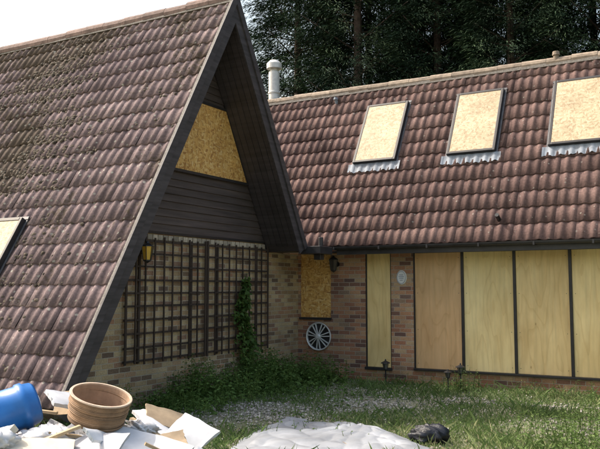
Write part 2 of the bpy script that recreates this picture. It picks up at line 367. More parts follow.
mb=MB(); mb.box(-13,XG-.135,11.55,12.44,2.30,2.36); mb.box(XG-.13,XO-.06,11.72,12.40,2.36,2.41); mb.obj('valley_gutter',M_gutter,wing)
mb=MB(); mb.box(XO-.10,XO+.30,11.80,12.28,2.30,2.44); mb.box(XO+.06,XO+.2,12.0,12.14,2.2,2.3);mb.cyl((XO+.1,12.2,2.44),(XO+.1,12.2,2.62),.045,.045); mb.obj('rainwater_hopper',M_gutter,wing,bevel=.01)
def skylight(mbf,mbb,mbl,mbd2,C,U,Vd,Nn,w,h):
    C=Vector(C);U=Vector(U);Vd=Vector(Vd);Nn=Vector(Nn)
    R=Matrix((U,Vd,Nn)).transposed().to_4x4()
    def bx(mb,u,v,n,su,sv,sn): mb.xbox(Matrix.Translation(C+U*u+Vd*v+Nn*n)@R,su,sv,sn)
    f=.05
    bx(mbf,-w/2+f/2,0,.06,f,h,.12); bx(mbf,w/2-f/2,0,.06,f,h,.12)
    bx(mbf,0,h/2-f/2,.063,w-2*f,f,.12); bx(mbf,0,-h/2+f/2,.063,w-2*f,f,.12)
    bx(mbb,0,0,.10,w-2*f-.004,h-2*f-.004,.03)
    n=90; L=w+.20; vs=[];lead=.19; RW=((0,.060),(.05,.046),(.12,.042),(lead,.040))
    for r_,(dv,ex) in enumerate(RW):
        for i in range(n+1):
            uu=-L/2+L*i/n; wob=.008*math.sin(i*.9+C.x)+.012*math.sin(i*.31+C.x*3)
            vv=-h/2-.002-dv+(wob if r_==3 else 0)
            ph=prof_h(uu+C.x+100*.33-mbl.x0)*(.75 if r_ else .2)
            vs.append(C+U*uu+Vd*vv+Nn*(ex+ph+.002*math.sin(i*2.3+r_)))
    k=n+1
    mbl.add(vs,[(r_*k+i,(r_*k+i+1),(r_+1)*k+i+1,(r_+1)*k+i) for r_ in range(3) for i in range(n)])
    for s in(-1,1): bx(mbd2,s*(w/2+.02),0,.04,.035,h+.02,.012)
    bx(mbd2,0,h/2+.03,.045,w+.08,.05,.02)
def roof_window(C,U,Vd,Nn,w,h,x0):
    mf,mbd,ml,md=MB(),MB(),MB(),MB(); ml.x0=x0
    skylight(mf,mbd,ml,md,C,U,Vd,Nn,w,h)
    p=empty('roof_window'); mf.obj('window_frame',M_frame,p,bevel=.006); mbd.obj('board',M_osbp,p); ml.obj('lead_apron',M_lead,p,smooth=True); md.obj('side_flashing',M_leadd,p)
zc=2.0
roof_window((-9.38,YC-(ZC-zc)/TAN,zc),(1,0,0),(0,cA,sA),(0,-sA,cA),.96,1.5,XL)
V=[];F=[];R=[];o=0
for i in range(11000):
    x=random.gauss(-10.8,1.3) if random.random()<.88 else random.uniform(-16,-7); zz=random.gauss(4.1,1.0) if x<-9 else random.uniform(.6,5.8)
    if not(.5<zz<6 and x<-6.8): continue
    if math.sin(x*2.3+zz)+math.sin(zz*3.1-x)+random.gauss(0,.4)<.15: continue
    zz=.30+round((zz-.30)/(.325*sA))*.325*sA+random.uniform(-.01,.17)
    x=XL+round((x-XL)/.165)*.165+random.uniform(-.05,.08)
    y,z=sl(1,zz,.026); s=random.uniform(.010,.036)
    r=random.random()
    for a in range(2):
        for q in range(6):
            t=q*math.pi/3+random.uniform(-.3,.3); rr=s*(1.1 if a==0 else .6)*random.uniform(.7,1.2)
            off=-.005 if a==0 else s*.5
            V.append((x+rr*math.cos(t)*1.3,y+rr*math.sin(t)*cA-sA*off,z+rr*math.sin(t)*sA+cA*off)); R.append(r)
    F+=[(o+q,o+(q+1)%6,o+6+(q+1)%6,o+6+q) for q in range(6)]+[tuple(o+6+q for q in range(6))]
    o+=12
mesh_obj('roof_moss',V,F,mat_simple('moss',(.12,.095,.07),.95,0,.5,20,.8,.01,.6),wing,R,True)
# trellis
tr=empty('garden_trellis'); mb=MB()
zt0,zt1=.62,2.42; x1=XG+.03
for (ya,yb) in((7.90,9.74),(9.78,11.60)):
    n=9
    for i in range(n+1):
        y=ya+(yb-ya-.03)*i/n; j=random.gauss(0,.004)
        w=.026 if 0<i<n else .04
        mb.box(x1+.016,x1+.032,y+j,y+w+j,zt0+random.uniform(-.03,.01),zt1+random.uniform(-.01,.03))
    for i in range(n+1):
        z=zt0+.03+(zt1-zt0-.09)*i/n; j=random.gauss(0,.004)
        mb.box(x1,x1+.0155,ya-.01,yb+.01,z+j,z+.028+j)
    for y in(ya+.3,yb-.35): mb.box(XG,x1-.0005,y,y+.04,zt0,zt1)
mb.obj('laths',M_trel,tr)
# ------------------------------------------------------------------ right wing
rng=empty('brick_house')
YW=12.78; YE,ZE=12.40,2.45; TR=1.74; AR=math.atan(TR); cR,sR=math.cos(AR),math.sin(AR)
YR,ZR=14.40,ZE+TR*2.0; X0,X1=-13.0,4.4
vl=2.0/cR
tiles('roof_tiles_front',(X0,YE,ZE),(1,0,0),(0,cR,sR),(0,-sR,cR),X1-X0,vl,M_tileR,rng)
tiles('roof_tiles_back',(X0,2*YR-YE,ZE),(1,0,0),(0,-cR,sR),(0,sR,cR),X1-X0,vl,M_tileR,rng,.4)
mb=MB(); q=.012/cR
mb.prismX([(YE+.02,ZE+.0),(YR,ZR-q-.01),(2*YR-YE-.02,ZE),(2*YR-YE-.12,ZE),(YR,ZR-.2),(YE+.12,ZE)],X0+.02,X1-.02); mb.obj('roof_deck',M_soffit,rng)
ridge('ridge_tiles',X0,X1,YR,ZR+.0,rng,M_ridge,r=.10)
mb=MB(); mb.box(XO+.32,X1,YE+.012,YE+.035,2.30,ZE+.01); mb.box(XO+.0,X1,YE+.036,YW+.02,2.345,2.37); mb.obj('fascia_and_soffit',M_gutter,rng)
mb=MB(); K=9; xa,xb=XO+.3,X1; vs=[]
for xx in(xa,xb):
    for rr in(.058,.052):
        for q in range(K):
            t=math.pi*(1+q/(K-1)); vs.append((xx,YE-.052+rr*math.cos(t),ZE-.005+rr*math.sin(t)))
fs=[(q,q+1,2*K+q+1,2*K+q) for q in range(K-1)]+[(K+q,3*K+q,3*K+q+1,K+q+1) for q in range(K-1)]
fs+=[(0,2*K,3*K,K),(K-1,2*K-1,4*K-1,3*K-1)]
mb.add(vs,fs)
x=xa
while x<xb: mb.box(x,x+.03,YE-.115,YE+.011,ZE-.07,ZE-.012); x+=.9
mb.obj('gutter',M_gutter,rng)
WT=2.344
mb=MB(); T=.13
mb.box(XG+.001,-7.36,YW,YW+T,-.1,WT); mb.box(-7.36,-6.70,YW,YW+T,-.1,1.13); mb.box(-6.70,-5.98,YW,YW+T,-.1,WT)
mb.box(-5.98,-5.46,YW,YW+T,-.1,.20); mb.box(-5.46,-5.03,YW,YW+T,-.1,WT)
xe=-5.03+.9*9; mb.box(-5.03,xe,YW,YW+T,-.1,.235); mb.box(xe,X1-.15,YW,YW+T,-.1,WT)
mb.prismX([(YW+T+.001,-.1),(2*YR-YW-T,-.1),(2*YR-YW-T,2.34),(2*YR-YW-T,2.7),(YR,ZR-.35),(YW+T+.001,2.7)],X1-.28,X1-.15)
mb.box(X0+.1,X1-.281,2*YR-YW-T,2*YR-YW,-.1,2.6)
mb.obj('brick_walls',M_brick2,rng)
mb=MB()
mb.box(-7.375,-6.685,YW-.045,YW+.03,1.085,1.128)
mb.box(-5.99,-5.45,YW-.03,YW+.09,.201,.25)
mb.box(-5.03,xe,YW-.04,YW+.09,.236,.272)
for k in range(10):
    x=-5.03+.9*k; mb.box(x-(.0 if k==0 else .024),x+.024,YW+.004,YW+.085,.273,WT-.03)
mb.box(-5.03,xe,YW+.002,YW+.083,WT-.0295,WT-.001)
mb.box(-5.98,-5.955,YW+.02,YW+.08,.251,WT); mb.box(-5.485,-5.46,YW+.02,YW+.08,.251,WT)
mb.obj('window_frames_and_sills',M_frame,rng,bevel=.004)
mb=MB(); mb.box(-5.953,-5.487,YW+.035,YW+.055,.252,WT-.01,.8); mb.obj('door_board',M_ply3,rng)
mb=MB(); mb.box(-5.004,-5.03+.9-.026,YW+.03,YW+.05,.274,WT-.032,.7); mb.obj('boarded_panel_brown',M_ply2,rng)
mb=MB(); rr=[.95,.55,.85,.65,.9,.4,.7,.8]
for k in range(1,9): mb.box(-5.03+.9*k+.026,-5.03+.9*(k+1)-.026,YW+.03,YW+.05,.274,WT-.032,rr[k-1])
mb.obj('boarded_panels',M_ply,rng)
mb=MB(); mb.box(-7.358,-6.702,YW+.012,YW+.03,1.13,WT-.002); mb.obj('boarded_small_window',M_osb,rng)
mb=MB()
for k in range(0,9):
    for xx in(-5.03+.9*k+.07,-5.03+.9*(k+1)-.07):
        for zz in(.36,.95,1.6,2.22): mb.cyl((xx,YW+.0305,zz),(xx,YW+.026,zz),.006,.006,8)
mb.obj('screw_heads',M_black,rng)
for i,xc in enumerate((-6.01,-4.09,-2.27,-.40)):
    zc=4.74; yc=YE+(zc-ZE)/TR
    roof_window((xc,yc,zc),(1,0,0),(0,cR,sR),(0,-sR,cR),.90,1.50,X0)
# flue
ch=empty('metal_flue'); mb=MB(); I=Matrix.Translation((-9.28,14.85,0))
mb.lathe(I,[(.13,5.0),(.13,6.25),(.145,6.26),(.145,6.30),(.13,6.31),(.13,6.78),(.09,6.80),(.09,6.86),(.18,6.86),(.18,6.98),(.10,7.06),(0.001,7.08)],28)
mb.obj('pipe',M_steel,ch,smooth=False)
vp=empty('roof_vent_pipe'); mb=MB(); mb.cyl((-2.75,14.35,5.85),(-2.75,14.35,6.07),.05,.05); mb.cyl((-2.75,14.35,6.03),(-2.75,14.35,6.10),.07,.06); mb.obj('pipe',M_ridge,vp)
vp=empty('roof_vent_pipe'); mb=MB(); mb.cyl((-7.3,14.28,5.55),(-7.3,14.18,5.74),.035,.035); mb.cyl((-7.3,14.18,5.72),(-7.3,14.18,5.77),.05,.04); mb.obj('pipe',M_lead,vp)
vp=empty('roof_vent_pipe'); mb=MB(); mb.cyl((-3.4,12.62,2.80),(-3.4,12.42,2.9),.035,.035); mb.obj('pipe',M_black,vp)
# ------------------------------------------------------------------ wall items
def lantern(name,P,nrm,glass):
    e=empty(name); P=Vector(P); n=Vector(nrm); C=P+n*.16; mb=MB()
    mb.cyl(P,P+n*.015,.05,.05,16); mb.cyl(P,P+n*.10+Vector((0,0,.05)),.010,.010,8); mb.cyl(P+n*.10+Vector((0,0,.05)),C+Vector((0,0,.155)),.010,.010,8)
    T=Matrix.Translation(C)
    mb.lathe(T,[(.001,.16),(.02,.15),(.03,.13),(.095,.09),(.1,.08),(.085,.08)],6); mb.lathe(T,[(.06,-.11),(.06,-.125),(.02,-.15),(.001,-.16)],6)
    for i in range(6):
        t=math.pi/3*i; mb.cyl(C+Vector((.058*math.cos(t),.058*math.sin(t),-.115)),C+Vector((.087*math.cos(t),.087*math.sin(t),.085)),.006,.006,6)
    mb.obj('lantern_frame',M_black,e)
    mb=MB(); mb.lathe(T,[(.001,-.11),(.052,-.11),(.08,.08),(.001,.08)],6); mb.obj('lantern_glass',glass,e)
lantern('wall_lantern',(XG,8.22,2.20),(1,0,0),mat_simple('amber_glass',(.75,.45,.06),.2,0,.15,8,0))
lantern('wall_lantern',(-6.56,YW,2.14),(0,-1,0),mat_simple('smoky_glass',(.06,.05,.04),.15,0,.2,8,0))
wh=empty('wheel_trim'); T=Matrix.Translation((-6.95,YW-.03,.77))@Matrix.Rotation(math.radians(90),4,'X')
mb=MB(); mb.lathe(T,[(.240,-.02),(.262,-.015),(.270,.01),(.262,.026),(.246,.018),(.238,-.005)],48,close=True)
mb.lathe(T,[(.001,.05),(.035,.048),(.048,.035),(.05,-.01)],32)
for i in range(7):
    t=2*math.pi*i/7+.2
    for s in(-1,1):
        R=T@Matrix.Rotation(t+s*.02,4,'Z')
        vs=[R@Vector(p) for p in((.04,s*.008-.008,.035),(.04,s*.008+.008,.035),(.248,s*.034+.011,.012),(.248,s*.034-.011,.012),(.04,s*.008-.008,.0),(.04,s*.008+.008,.0),(.248,s*.034+.011,-.01),(.248,s*.034-.011,-.01))]
        mb.add(vs,[(0,1,2,3),(4,7,6,5),(0,3,7,4),(1,5,6,2),(0,4,5,1),(3,2,6,7)])
mb.obj('rim_and_spokes',M_silver,wh,bevel=.002)
mb=MB(); mb.lathe(T,[(.001,-.022),(.239,-.022),(.239,-.016),(.001,-.016)],40); mb.obj('dark_backing',M_black,wh)
sg=empty('house_name_plaque'); mb=MB(); T=Matrix.Translation((-5.25,YW-.001,1.88))@Matrix.Rotation(math.radians(90),4,'X')@Matrix.Diagonal((.75,1.0,1,1))
mb.lathe(T,[(.13,0),(.13,.012),(.12,.02),(.001,.022)],36); mb.obj('plaque',M_white,sg,smooth=False)
mb=MB(); mb.lathe(T,[(.113,.021),(.113,.0245),(.106,.0245),(.106,.021)],36)
for (a,z_,w_) in((0,.045,.07),(0,.015,.10),(0,-.015,.08),(0,-.05,.05)): mb.box(-5.25-w_/2,-5.25+w_/2,YW-.0265,YW-.0215,1.88+z_-.005,1.88+z_+.005)
mb.obj('lettering',mat_simple('plaque_paint',(.2,.22,.3),.5),sg)
for (x,y,s) in((-5.35,12.25,1),(-4.0,12.2,1.0),(-4.16,12.05,.8)):
    e=empty('garden_lamp'); mb=MB(); T=Matrix.Translation((x,y,0))@Matrix.Rotation(random.uniform(-.06,.06),4,'X')@Matrix.Scale(s,4)
    mb.lathe(T,[(.012,0),(.012,.26),(.03,.27),(.035,.29)],10); mb.lathe(T,[(.001,.46),(.012,.45),(.015,.43),(.085,.395),(.088,.385),(.06,.385)],8)
    for i in range(4):
        t=math.pi/2*i; mb.cyl(T@Vector((.034*math.cos(t),.034*math.sin(t),.285)),T@Vector((.055*math.cos(t),.055*math.sin(t),.39)),.006,.006,6)
    mb.obj('lamp_body',M_black,e)
    mb=MB(); mb.lathe(T,[(.001,.29),(.028,.29),(.045,.385),(.001,.385)],8); mb.obj('lamp_glass',mat_simple('lamp_glass',(.12,.12,.11),.15),e)
# ------------------------------------------------------------------ leaves
def leaf_mesh(name,C,D,L,W,rnd,mat,fold=.25):
    C=np.asarray(C);D=np.asarray(D);n=len(C)
    D=D/np.linalg.norm(D,axis=1,keepdims=True)
    up=RS.normal(0,.6,(n,3))+np.array([0,0,1.0]); S=np.cross(D,up); S/=np.linalg.norm(S,axis=1,keepdims=True)+1e-6
    Nn=np.cross(S,D); L=np.asarray(L)[:,None];W=np.asarray(W)[:,None]
    v0=C; v1=C+D*L*.45+S*W*.5+Nn*W*fold; v2=C+D*L-Nn*L*.12; v3=C+D*L*.45-S*W*.5+Nn*W*fold
    V=np.stack([v0,v1,v2,v3],1).reshape(-1,3); i=np.arange(n)*4
    F=np.concatenate([np.stack([i,i+1,i+2],1),np.stack([i,i+2,i+3],1)])
    return fast_mesh(name,V,F,np.repeat(rnd,4),mat)
def weeds(name,stems,mat,leaf=.07,wr=.5,n_per=16,spread=.12):
    Cs=[];Ds=[];Ls=[];Ws=[];Rs=[];mb=MB()
    for (x,y,z0,h) in stems:
        lean=RS.normal(0,.18,2); r0=RS.rand()
        mb.cyl((x,y,z0),(x+lean[0]*h,y+lean[1]*h,z0+h),.005,.002,4,cap=False)
        k=max(4,int(n_per*h/.5))
        for j in range(k):
            t=(j+.5+RS.rand()*.5)/k; a=j*2.4+RS.rand()*1.0
            s=leaf*(1.25-.75*t)*RS.uniform(.7,1.3)
            o=RS.rand()*spread*(1.1-t)
            Cs.append((x+lean[0]*h*t+o*math.cos(a),y+lean[1]*h*t+o*math.sin(a),z0+h*t)); Ds.append((math.cos(a),math.sin(a),RS.uniform(-.5,.5)))
            Ls.append(s);Ws.append(s*wr);Rs.append(np.clip(.25+.45*t*RS.rand()+.4*r0+RS.normal(0,.1),0,1))
    e=empty(name)
    me=leaf_mesh('leaves',Cs,Ds,Ls,Ws,np.array(Rs),mat); link(bpy.data.objects.new('leaves',me),e)
    mb.obj('stems',mat,e); return e
st=[]
for i in range(480):
    y=random.uniform(8.1,12.6); d=abs(random.gauss(0,.48)); x=XG+.12+d
    hmax=.25+.5*math.exp(-((y-10.9)/.75)**2)+.42*math.exp(-((y-9.3)/.6)**2)
    st.append((x,y,0,max(.12,hmax*random.uniform(.5,1.15)*(1-.35*min(d,1.5)))))
for i in range(70): st.append((random.uniform(-7.2,-6.2),random.uniform(11.6,12.6),0,random.uniform(.2,.55)))
weeds('weed_patch',st,M_leaf,.085,.5,18)
st=[(random.gauss(-7.1,.12),random.gauss(7.3,.35),0,random.uniform(.15,.45)) for i in range(45)]
st+=[(random.gauss(-6.4,.35),random.gauss(8.6,.5),0,random.uniform(.08,.25)) for i in range(110)]
st+=[(random.gauss(-6.0,.6),random.gauss(10.3,.7),0,random.uniform(.06,.2)) for i in range(140)]
weeds('weed_patch',st,M_leaf,.06,.5,18)
st=[(random.uniform(-5.8,2.5),random.gauss(12.35,.18),0,random.uniform(.06,.28)) for i in range(170)]
st+=[(random.gauss(-4.05,.12),random.gauss(12.2,.15),0,random.uniform(.2,.42)) for i in range(22)]
st+=[(random.gauss(-1.5,.35),random.gauss(9.0,.9),0,random.uniform(.08,.40)) for i in range(170)]
st+=[(random.uniform(-5.8,0),random.uniform(7.5,12.2),0,random.uniform(.04,.14)) for i in range(420)]
weeds('weed_patch',st,M_leaf2,.055,.45,18)
Cs=[];Ds=[];Ls=[];Rr=[]
for i in range(950):
    t=random.random()**.9; z=.15+1.65*t; y=10.80+.13*math.sin(z*3.1+.6)+random.gauss(0,.20*(1.15-t))
    Cs.append((XG+.07+abs(random.gauss(0,.06)),y,z+random.gauss(0,.06))); Ds.append((random.uniform(.1,1),random.uniform(-1,1),random.uniform(-1,.3))); Ls.append(random.uniform(.05,.11)); Rr.append(random.random())
e=empty('climbing_plant'); link(bpy.data.objects.new('leaves',leaf_mesh('leaves',Cs,Ds,Ls,np.array(Ls)*.75,np.array(Rr),M_leaf)),e)
mb=MB()
for k in range(3):
    pz=[(XG+.06+.01*k,10.80+.13*math.sin(z*3.1+.6)+.05*math.sin(z*5+k*2),z) for z in np.linspace(0,1.8,12)]
    for a,b_ in zip(pz[:-1],pz[1:]): mb.cyl(a,b_,.006,.005,5,cap=False)
mb.obj('vine_stems',M_bark,e)
e=empty('garden_shrub'); mb=MB(); Cs=[];Ds=[];Ls=[];Rr=[]
base=Vector((-.55,8.6,0))
for k in range(44):
    a=random.uniform(0,2*math.pi); el=random.uniform(1.28,1.52); L=random.uniform(1.2,2.9)
    d=Vector((math.cos(a)*math.cos(el)+.05,math.sin(a)*math.cos(el),math.sin(el))); p=base+Vector((random.gauss(0,.1),random.gauss(0,.1),0)); seg=8; r=.012
    for s_ in range(seg):
        q=p+d*(L/seg); mb.cyl(p,q,r,r*.8,5,cap=False); r*=.82
        d=(d+Vector((random.gauss(0,.04),random.gauss(0,.04),-.01))).normalized()
        for j in range(30 if s_>0 else 0):
            f=random.random(); c=p.lerp(q,f)+Vector([random.gauss(0,.08) for _ in range(3)])
            Cs.append(c);Ds.append((random.gauss(0,1),random.gauss(0,1),random.gauss(-.1,.6)));Ls.append(random.uniform(.05,.10));Rr.append(random.random())
        p=q
mb.obj('branches',M_bark,e); link(bpy.data.objects.new('leaves',leaf_mesh('leaves',np.array(Cs),Ds,Ls,np.array(Ls)*.5,np.array(Rr),M_leaf2)),e)
# ------------------------------------------------------------------ grass / gravel
q30=math.radians(30)
def L3(R,D,z): return Vector((.866*R-.5*D,.5*R+.866*D,z))
TP=[L3(-.95,7.6,0),L3(1.55,7.7,0),L3(.75,9.3,0),L3(-.20,9.95,0)]
def in_tarp(x,y,mrg=.0):
    ok=np.ones(len(x),bool)
    for i in range(4):
        a,b_=TP[i],TP[(i+1)%4]; ex,ey=b_.x-a.x,b_.y-a.y; l=math.hypot(ex,ey)
        ok&=((ex*(y-a.y)-ey*(x-a.x))/l>mrg)
    return ok
def fld(x,y): return .5+.25*np.sin(x*1.3+.8*np.sin(y*1.1))+.25*np.sin(y*1.7+x*.5+1.3)+.12*np.sin(x*5.3+y*3.1)
def gravf(x,y): return np.exp(-(((x+5.5)/1.05)**2+((y-8.7)/.8)**2))+.7*np.exp(-(((x+4.9)/.8)**2+((y-10.3)/.4)**2))+.55*np.exp(-(((x+3.2)/1.1)**2+((y-11.2)/.3)**2))+.5*np.exp(-(((x+1.6)/.5)**2+((y-9.6)/.5)**2))
n=200000
x=RS.uniform(-7.35,2.2,n); y=RS.uniform(3.0,12.65,n)
grav=gravf(x,y)
dens=np.clip(fld(x,y)*1.0+.14+.18*np.sin(x*9+np.sin(y*7)*2)*np.sin(y*8+x*3)-1.1*grav,0.05,1); keep=(RS.rand(n)<dens)&~in_tarp(x,y,.06)
x,y,grav=x[keep],y[keep],grav[keep]; n=len(x)
h=(.022+.05*RS.rand(n)**1.5+.06*(fld(x*1.7,y*1.9)>.75)*RS.rand(n)+.10*(RS.rand(n)>.975))*(1-.5*np.clip(grav,0,1))
a=RS.uniform(0,2*np.pi,n); w=.0032+.003*RS.rand(n); lean=RS.normal(0,.55,(n,2))*h[:,None]; z=gh(x,y)-.004
dx,dy=np.cos(a)*w,np.sin(a)*w
V=np.stack([np.stack([x-dx,y-dy,z],1),np.stack([x+dx,y+dy,z],1),np.stack([x+lean[:,0]*.4+dx*.7,y+lean[:,1]*.4+dy*.7,z+h*.6],1),np.stack([x+lean[:,0],y+lean[:,1],z+h],1)],1).reshape(-1,3)
i=np.arange(n)*4; F=np.concatenate([np.stack([i,i+1,i+2],1),np.stack([i,i+2,i+3],1)])
r=np.clip(.5*fld(x*.8+3,y*.9)+RS.normal(.08,.23,n),0,1)
link(bpy.data.objects.new('grass',fast_mesh('grass',V,F,np.repeat(r,4),M_grass)))
n=60000
x=RS.uniform(-7.3,1.5,n); y=RS.uniform(4,12.7,n)
grav=gravf(x,y)
keep=(RS.rand(n)<np.clip(grav*1.1+.13,0,.95))&~in_tarp(x,y); x,y=x[keep],y[keep]; n=len(x)
s=.007+.022*RS.rand(n)**2.5; z=gh(x,y)+s*.3
T8=np.array([[1,0,0],[.3,.9,.1],[-.8,.5,0],[-.7,-.6,.1],[.4,-.9,0],[.2,.1,.75],[0,0,-.7]])
J=T8[None]*(1+RS.normal(0,.2,(n,7,1))); an=RS.uniform(0,6.28,n); ca,sa=np.cos(an)[:,None],np.sin(an)[:,None]
JX=J[:,:,0]*ca-J[:,:,1]*sa; JY=J[:,:,0]*sa+J[:,:,1]*ca
V=np.stack([x[:,None]+JX*s[:,None],y[:,None]+JY*s[:,None],z[:,None]+J[:,:,2]*s[:,None]],2).reshape(-1,3)
f=np.array([[k,(k+1)%5,5] for k in range(5)]+[[(k+1)%5,k,6] for k in range(5)])
F=(f[None]+(np.arange(n)*7)[:,None,None]).reshape(-1,3)
link(bpy.data.objects.new('gravel',fast_mesh('gravel',V,F,np.repeat(RS.rand(n),7),M_stone)))
mb=MB()
for i in range(260):
    x_,y_=random.uniform(-7,0.5),random.uniform(6.5,12.5); a=random.uniform(0,6.28); L=random.uniform(.05,.22); z=float(gh(x_,y_))+.012
    mb.cyl((x_,y_,z),(x_+L*math.cos(a),y_+L*math.sin(a),z+random.uniform(0,.03)),.004,.002,5)
mb.obj('twig_litter',mat_simple('dry_twig',(.30,.22,.15),.9,0,.3,10,0,.01,.5))
# ------------------------------------------------------------------ conifers
def conifer(seed,H=17,R=2.5):
    rs=np.random.RandomState(seed); mb=MB(); mb.cyl((0,0,0),(0,0,H*.95),.22,.03,10,cap=False)
    Cs=[];Ds=[];Ls=[];Ws=[];Rr=[]
    nb=340
    for k in range(nb):
        t=(k+rs.rand())/nb; z=.8+t*(H-1.2); rad=R*(1-t**2.6)*rs.uniform(.6,1.15)+.15
        a=k*2.39996+rs.normal(0,.3); d=np.array([math.cos(a),math.sin(a),.35])
        p=np.array([0,0,z-.2]); seg=7
        if k%3==0: mb.cyl(p,p+d*rad*.8,.03,.01,4,cap=False)
        br=rs.rand()
        for s in range(seg):
            f=.35+.65*(s+rs.rand())/seg; q=p+d*rad*f; q[2]-=.55*rad*f*f*.6
            m=56
            # flattened spray: wide sideways, thin vertically
            sd=np.array([-d[1],d[0],0]); o1=rs.normal(0,.20,m); o2=rs.normal(0,.17,m)
            off=np.outer(o1,sd)+np.outer(o2,d)+rs.normal(0,1,(m,3))*np.array([.04,.04,.075]); off[:,2]-=np.abs(o1)*.5
            dd=np.outer(np.full(m,.8),d)+np.outer(np.sign(o1)*rs.uniform(.1,.9,m),sd)+rs.normal(0,.22,(m,3)); dd[:,2]-=.65
            Cs.append(q+off);Ds.append(dd);L=rs.uniform(.07,.22,m);Ls.append(L);Ws.append(L*rs.uniform(.10,.2,m))
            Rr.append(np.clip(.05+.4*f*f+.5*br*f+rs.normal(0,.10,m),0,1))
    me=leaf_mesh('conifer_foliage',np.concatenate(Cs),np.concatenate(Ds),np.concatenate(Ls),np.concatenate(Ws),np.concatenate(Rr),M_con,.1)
    return me,mb
var=[conifer(s,H,R) for s,H,R in((1,17,2.6),(2,18.5,2.8),(3,16,2.5))]
tm=[]
for me,mb in var:
    t=bpy.data.meshes.new('trunk'); t.from_pydata(mb.v,[],mb.f); t.materials.append(M_bark); tm.append(t)
spots=[(-12.9,22.2),(-10.4,21.8),(-7.9,22.4),(-5.4,21.6),(-2.9,22.3),(-.4,21.5),(2.2,22.2),(4.8,21.7),(7.6,22.5),(10.4,21.5),
       (-11.3,24.6),(-8.8,24.8),(-6.2,24.6),(-3.6,24.9),(-1.0,24.6),(1.8,24.8),(5,24.8),(8.5,25.5)]
for i,(x,y) in enumerate(spots):
    e=empty('conifer_tree'); e.location=(x,y,0); e.rotation_euler=(0,0,random.uniform(0,6.28)); s=random.uniform(.92,1.1); e.scale=(s,s,s*random.uniform(.95,1.08))
    k=i%3
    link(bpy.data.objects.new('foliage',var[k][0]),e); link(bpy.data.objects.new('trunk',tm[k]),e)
# ------------------------------------------------------------------ foreground rubbish
RZ=Matrix.Rotation(q30,4,'Z')
def TM(R,D,z,rx=0,ry=0,rz=0): return Matrix.Translation(L3(R,D,z))@RZ@Matrix.Rotation(math.radians(rz),4,'Z')@Matrix.Rotation(math.radians(rx),4,'X')@Matrix.Rotation(math.radians(ry),4,'Y')
V=[];F=[];K=44
for i in range(K):
    for j in range(K):
        u=-1+2*i/(K-1);v=-1+2*j/(K-1); r=math.hypot(u,v)
        h=.56*max(0,1-r**2.2)+.06*math.sin(u*9+v*4)*math.cos(v*11)*max(0,1-r)*1.5+random.uniform(-.02,.02)-.03
        V.append(L3(-2.1+u*1.75,5.6+v*1.5,h))
F=[(i*K+j,(i+1)*K+j,(i+1)*K+j+1,i*K+j+1) for i in range(K-1) for j in range(K-1)]
heap=empty('rubbish_heap')
mesh_obj('rubble_mound',V,F,mat_simple('rubble',(.30,.26,.21),.95,0,.5,14,.8,.03),heap,[.5]*len(V))
M_board=mat_simple('plasterboard_white',(.62,.63,.66),.8,0,.22,3,.15); M_cream=mat_simple('cream_foam',(.56,.51,.42),.85,0,.25,5,.3)
M_card=mat_simple('cardboard',(.42,.31,.20),.85,0,.25,6,.2); M_greyb=mat_simple('grey_board',(.40,.41,.44),.7,0,.2,6,.2)
M_bag=mat_simple('white_plastic_bag',(.66,.66,.68),.4,0,.12,6,.2)
def sheet(name,mats,R,D,z,sx,sy,sz,rx,ry,rz,warp=.006):
    K1=9;vs=[];T=TM(R,D,z,rx,ry,rz);ph=random.uniform(0,6)
    c0=[random.uniform(-.12,.12) for _ in range(4)]
    for top in(0,1):
        for i in range(K1):
            for j in range(K1):
                u=i/(K1-1)-.5;v=j/(K1-1)-.5
                w=warp*(math.sin(u*5+ph)+math.cos(v*4+ph*2))
                ex=.006*(abs(u)>.49)*random.uniform(-1,1); ey=.006*(abs(v)>.49)*random.uniform(-1,1)
                vs.append(T@Vector((u*sx*(1+c0[0]*v+c0[1])+ex,v*sy*(1+c0[2]*u)+ey,w+(top-.5)*sz)))
    a=K1*K1; fs=[]
    for i in range(K1-1):
        for j in range(K1-1):
            q=i*K1+j; fs+=[(q,q+1,q+K1+1,q+K1),(a+q,a+q+K1,a+q+K1+1,a+q+1)]
    for i in range(K1-1):
        for (p,q) in((i,i+1),(a-K1+i+1,a-K1+i)): fs.append((p,p+a,q+a,q))
        for (p,q) in(((i+1)*K1,i*K1),(i*K1+K1-1,(i+1)*K1+K1-1)): fs.append((p,p+a,q+a,q))
    mesh_obj(name,vs,fs,mats,heap,[.5]*len(vs))
def crumple(name,mat,T,sx,sy,sz,seed,parent=None,sharp=.22):
    rs=random.Random(seed); ks=[(rs.uniform(2,9),rs.uniform(2,9),rs.uniform(0,6)) for _ in range(7)]
    V=[];nu,nv=44,24
    for i in range(nv+1):
        ph=math.pi*i/nv
        for j in range(nu):
            t=2*math.pi*j/nu; dx,dy,dz=math.sin(ph)*math.cos(t),math.sin(ph)*math.sin(t),math.cos(ph)
            w=1
            for (a,b_,c_) in ks: w+=sharp*(abs(math.sin(dx*a+dy*b_+dz*(a-b_)+c_))-.6)*.45
            V.append(T@Vector((sx*dx*w,sy*dy*w,sz*dz*w+sz*.8)))
    F=[(i*nu+j,(i+1)*nu+j,(i+1)*nu+(j+1)%nu,i*nu+(j+1)%nu) for i in range(nv) for j in range(nu)]
    return mesh_obj(name,V,F,mat,parent,[.5]*len(V),True)
sheet('white_board',M_board,-1.12,5.35,.58,.62,.36,.02,22,14,-20)
sheet('white_board',M_board,-.86,5.75,.57,.34,.42,.02,24,22,-35)
sheet('white_board',M_board,-1.10,5.95,.64,.30,.34,.025,28,8,50)
sheet('grey_board',M_greyb,-1.42,5.15,.60,.5,.35,.015,28,-6,-15)
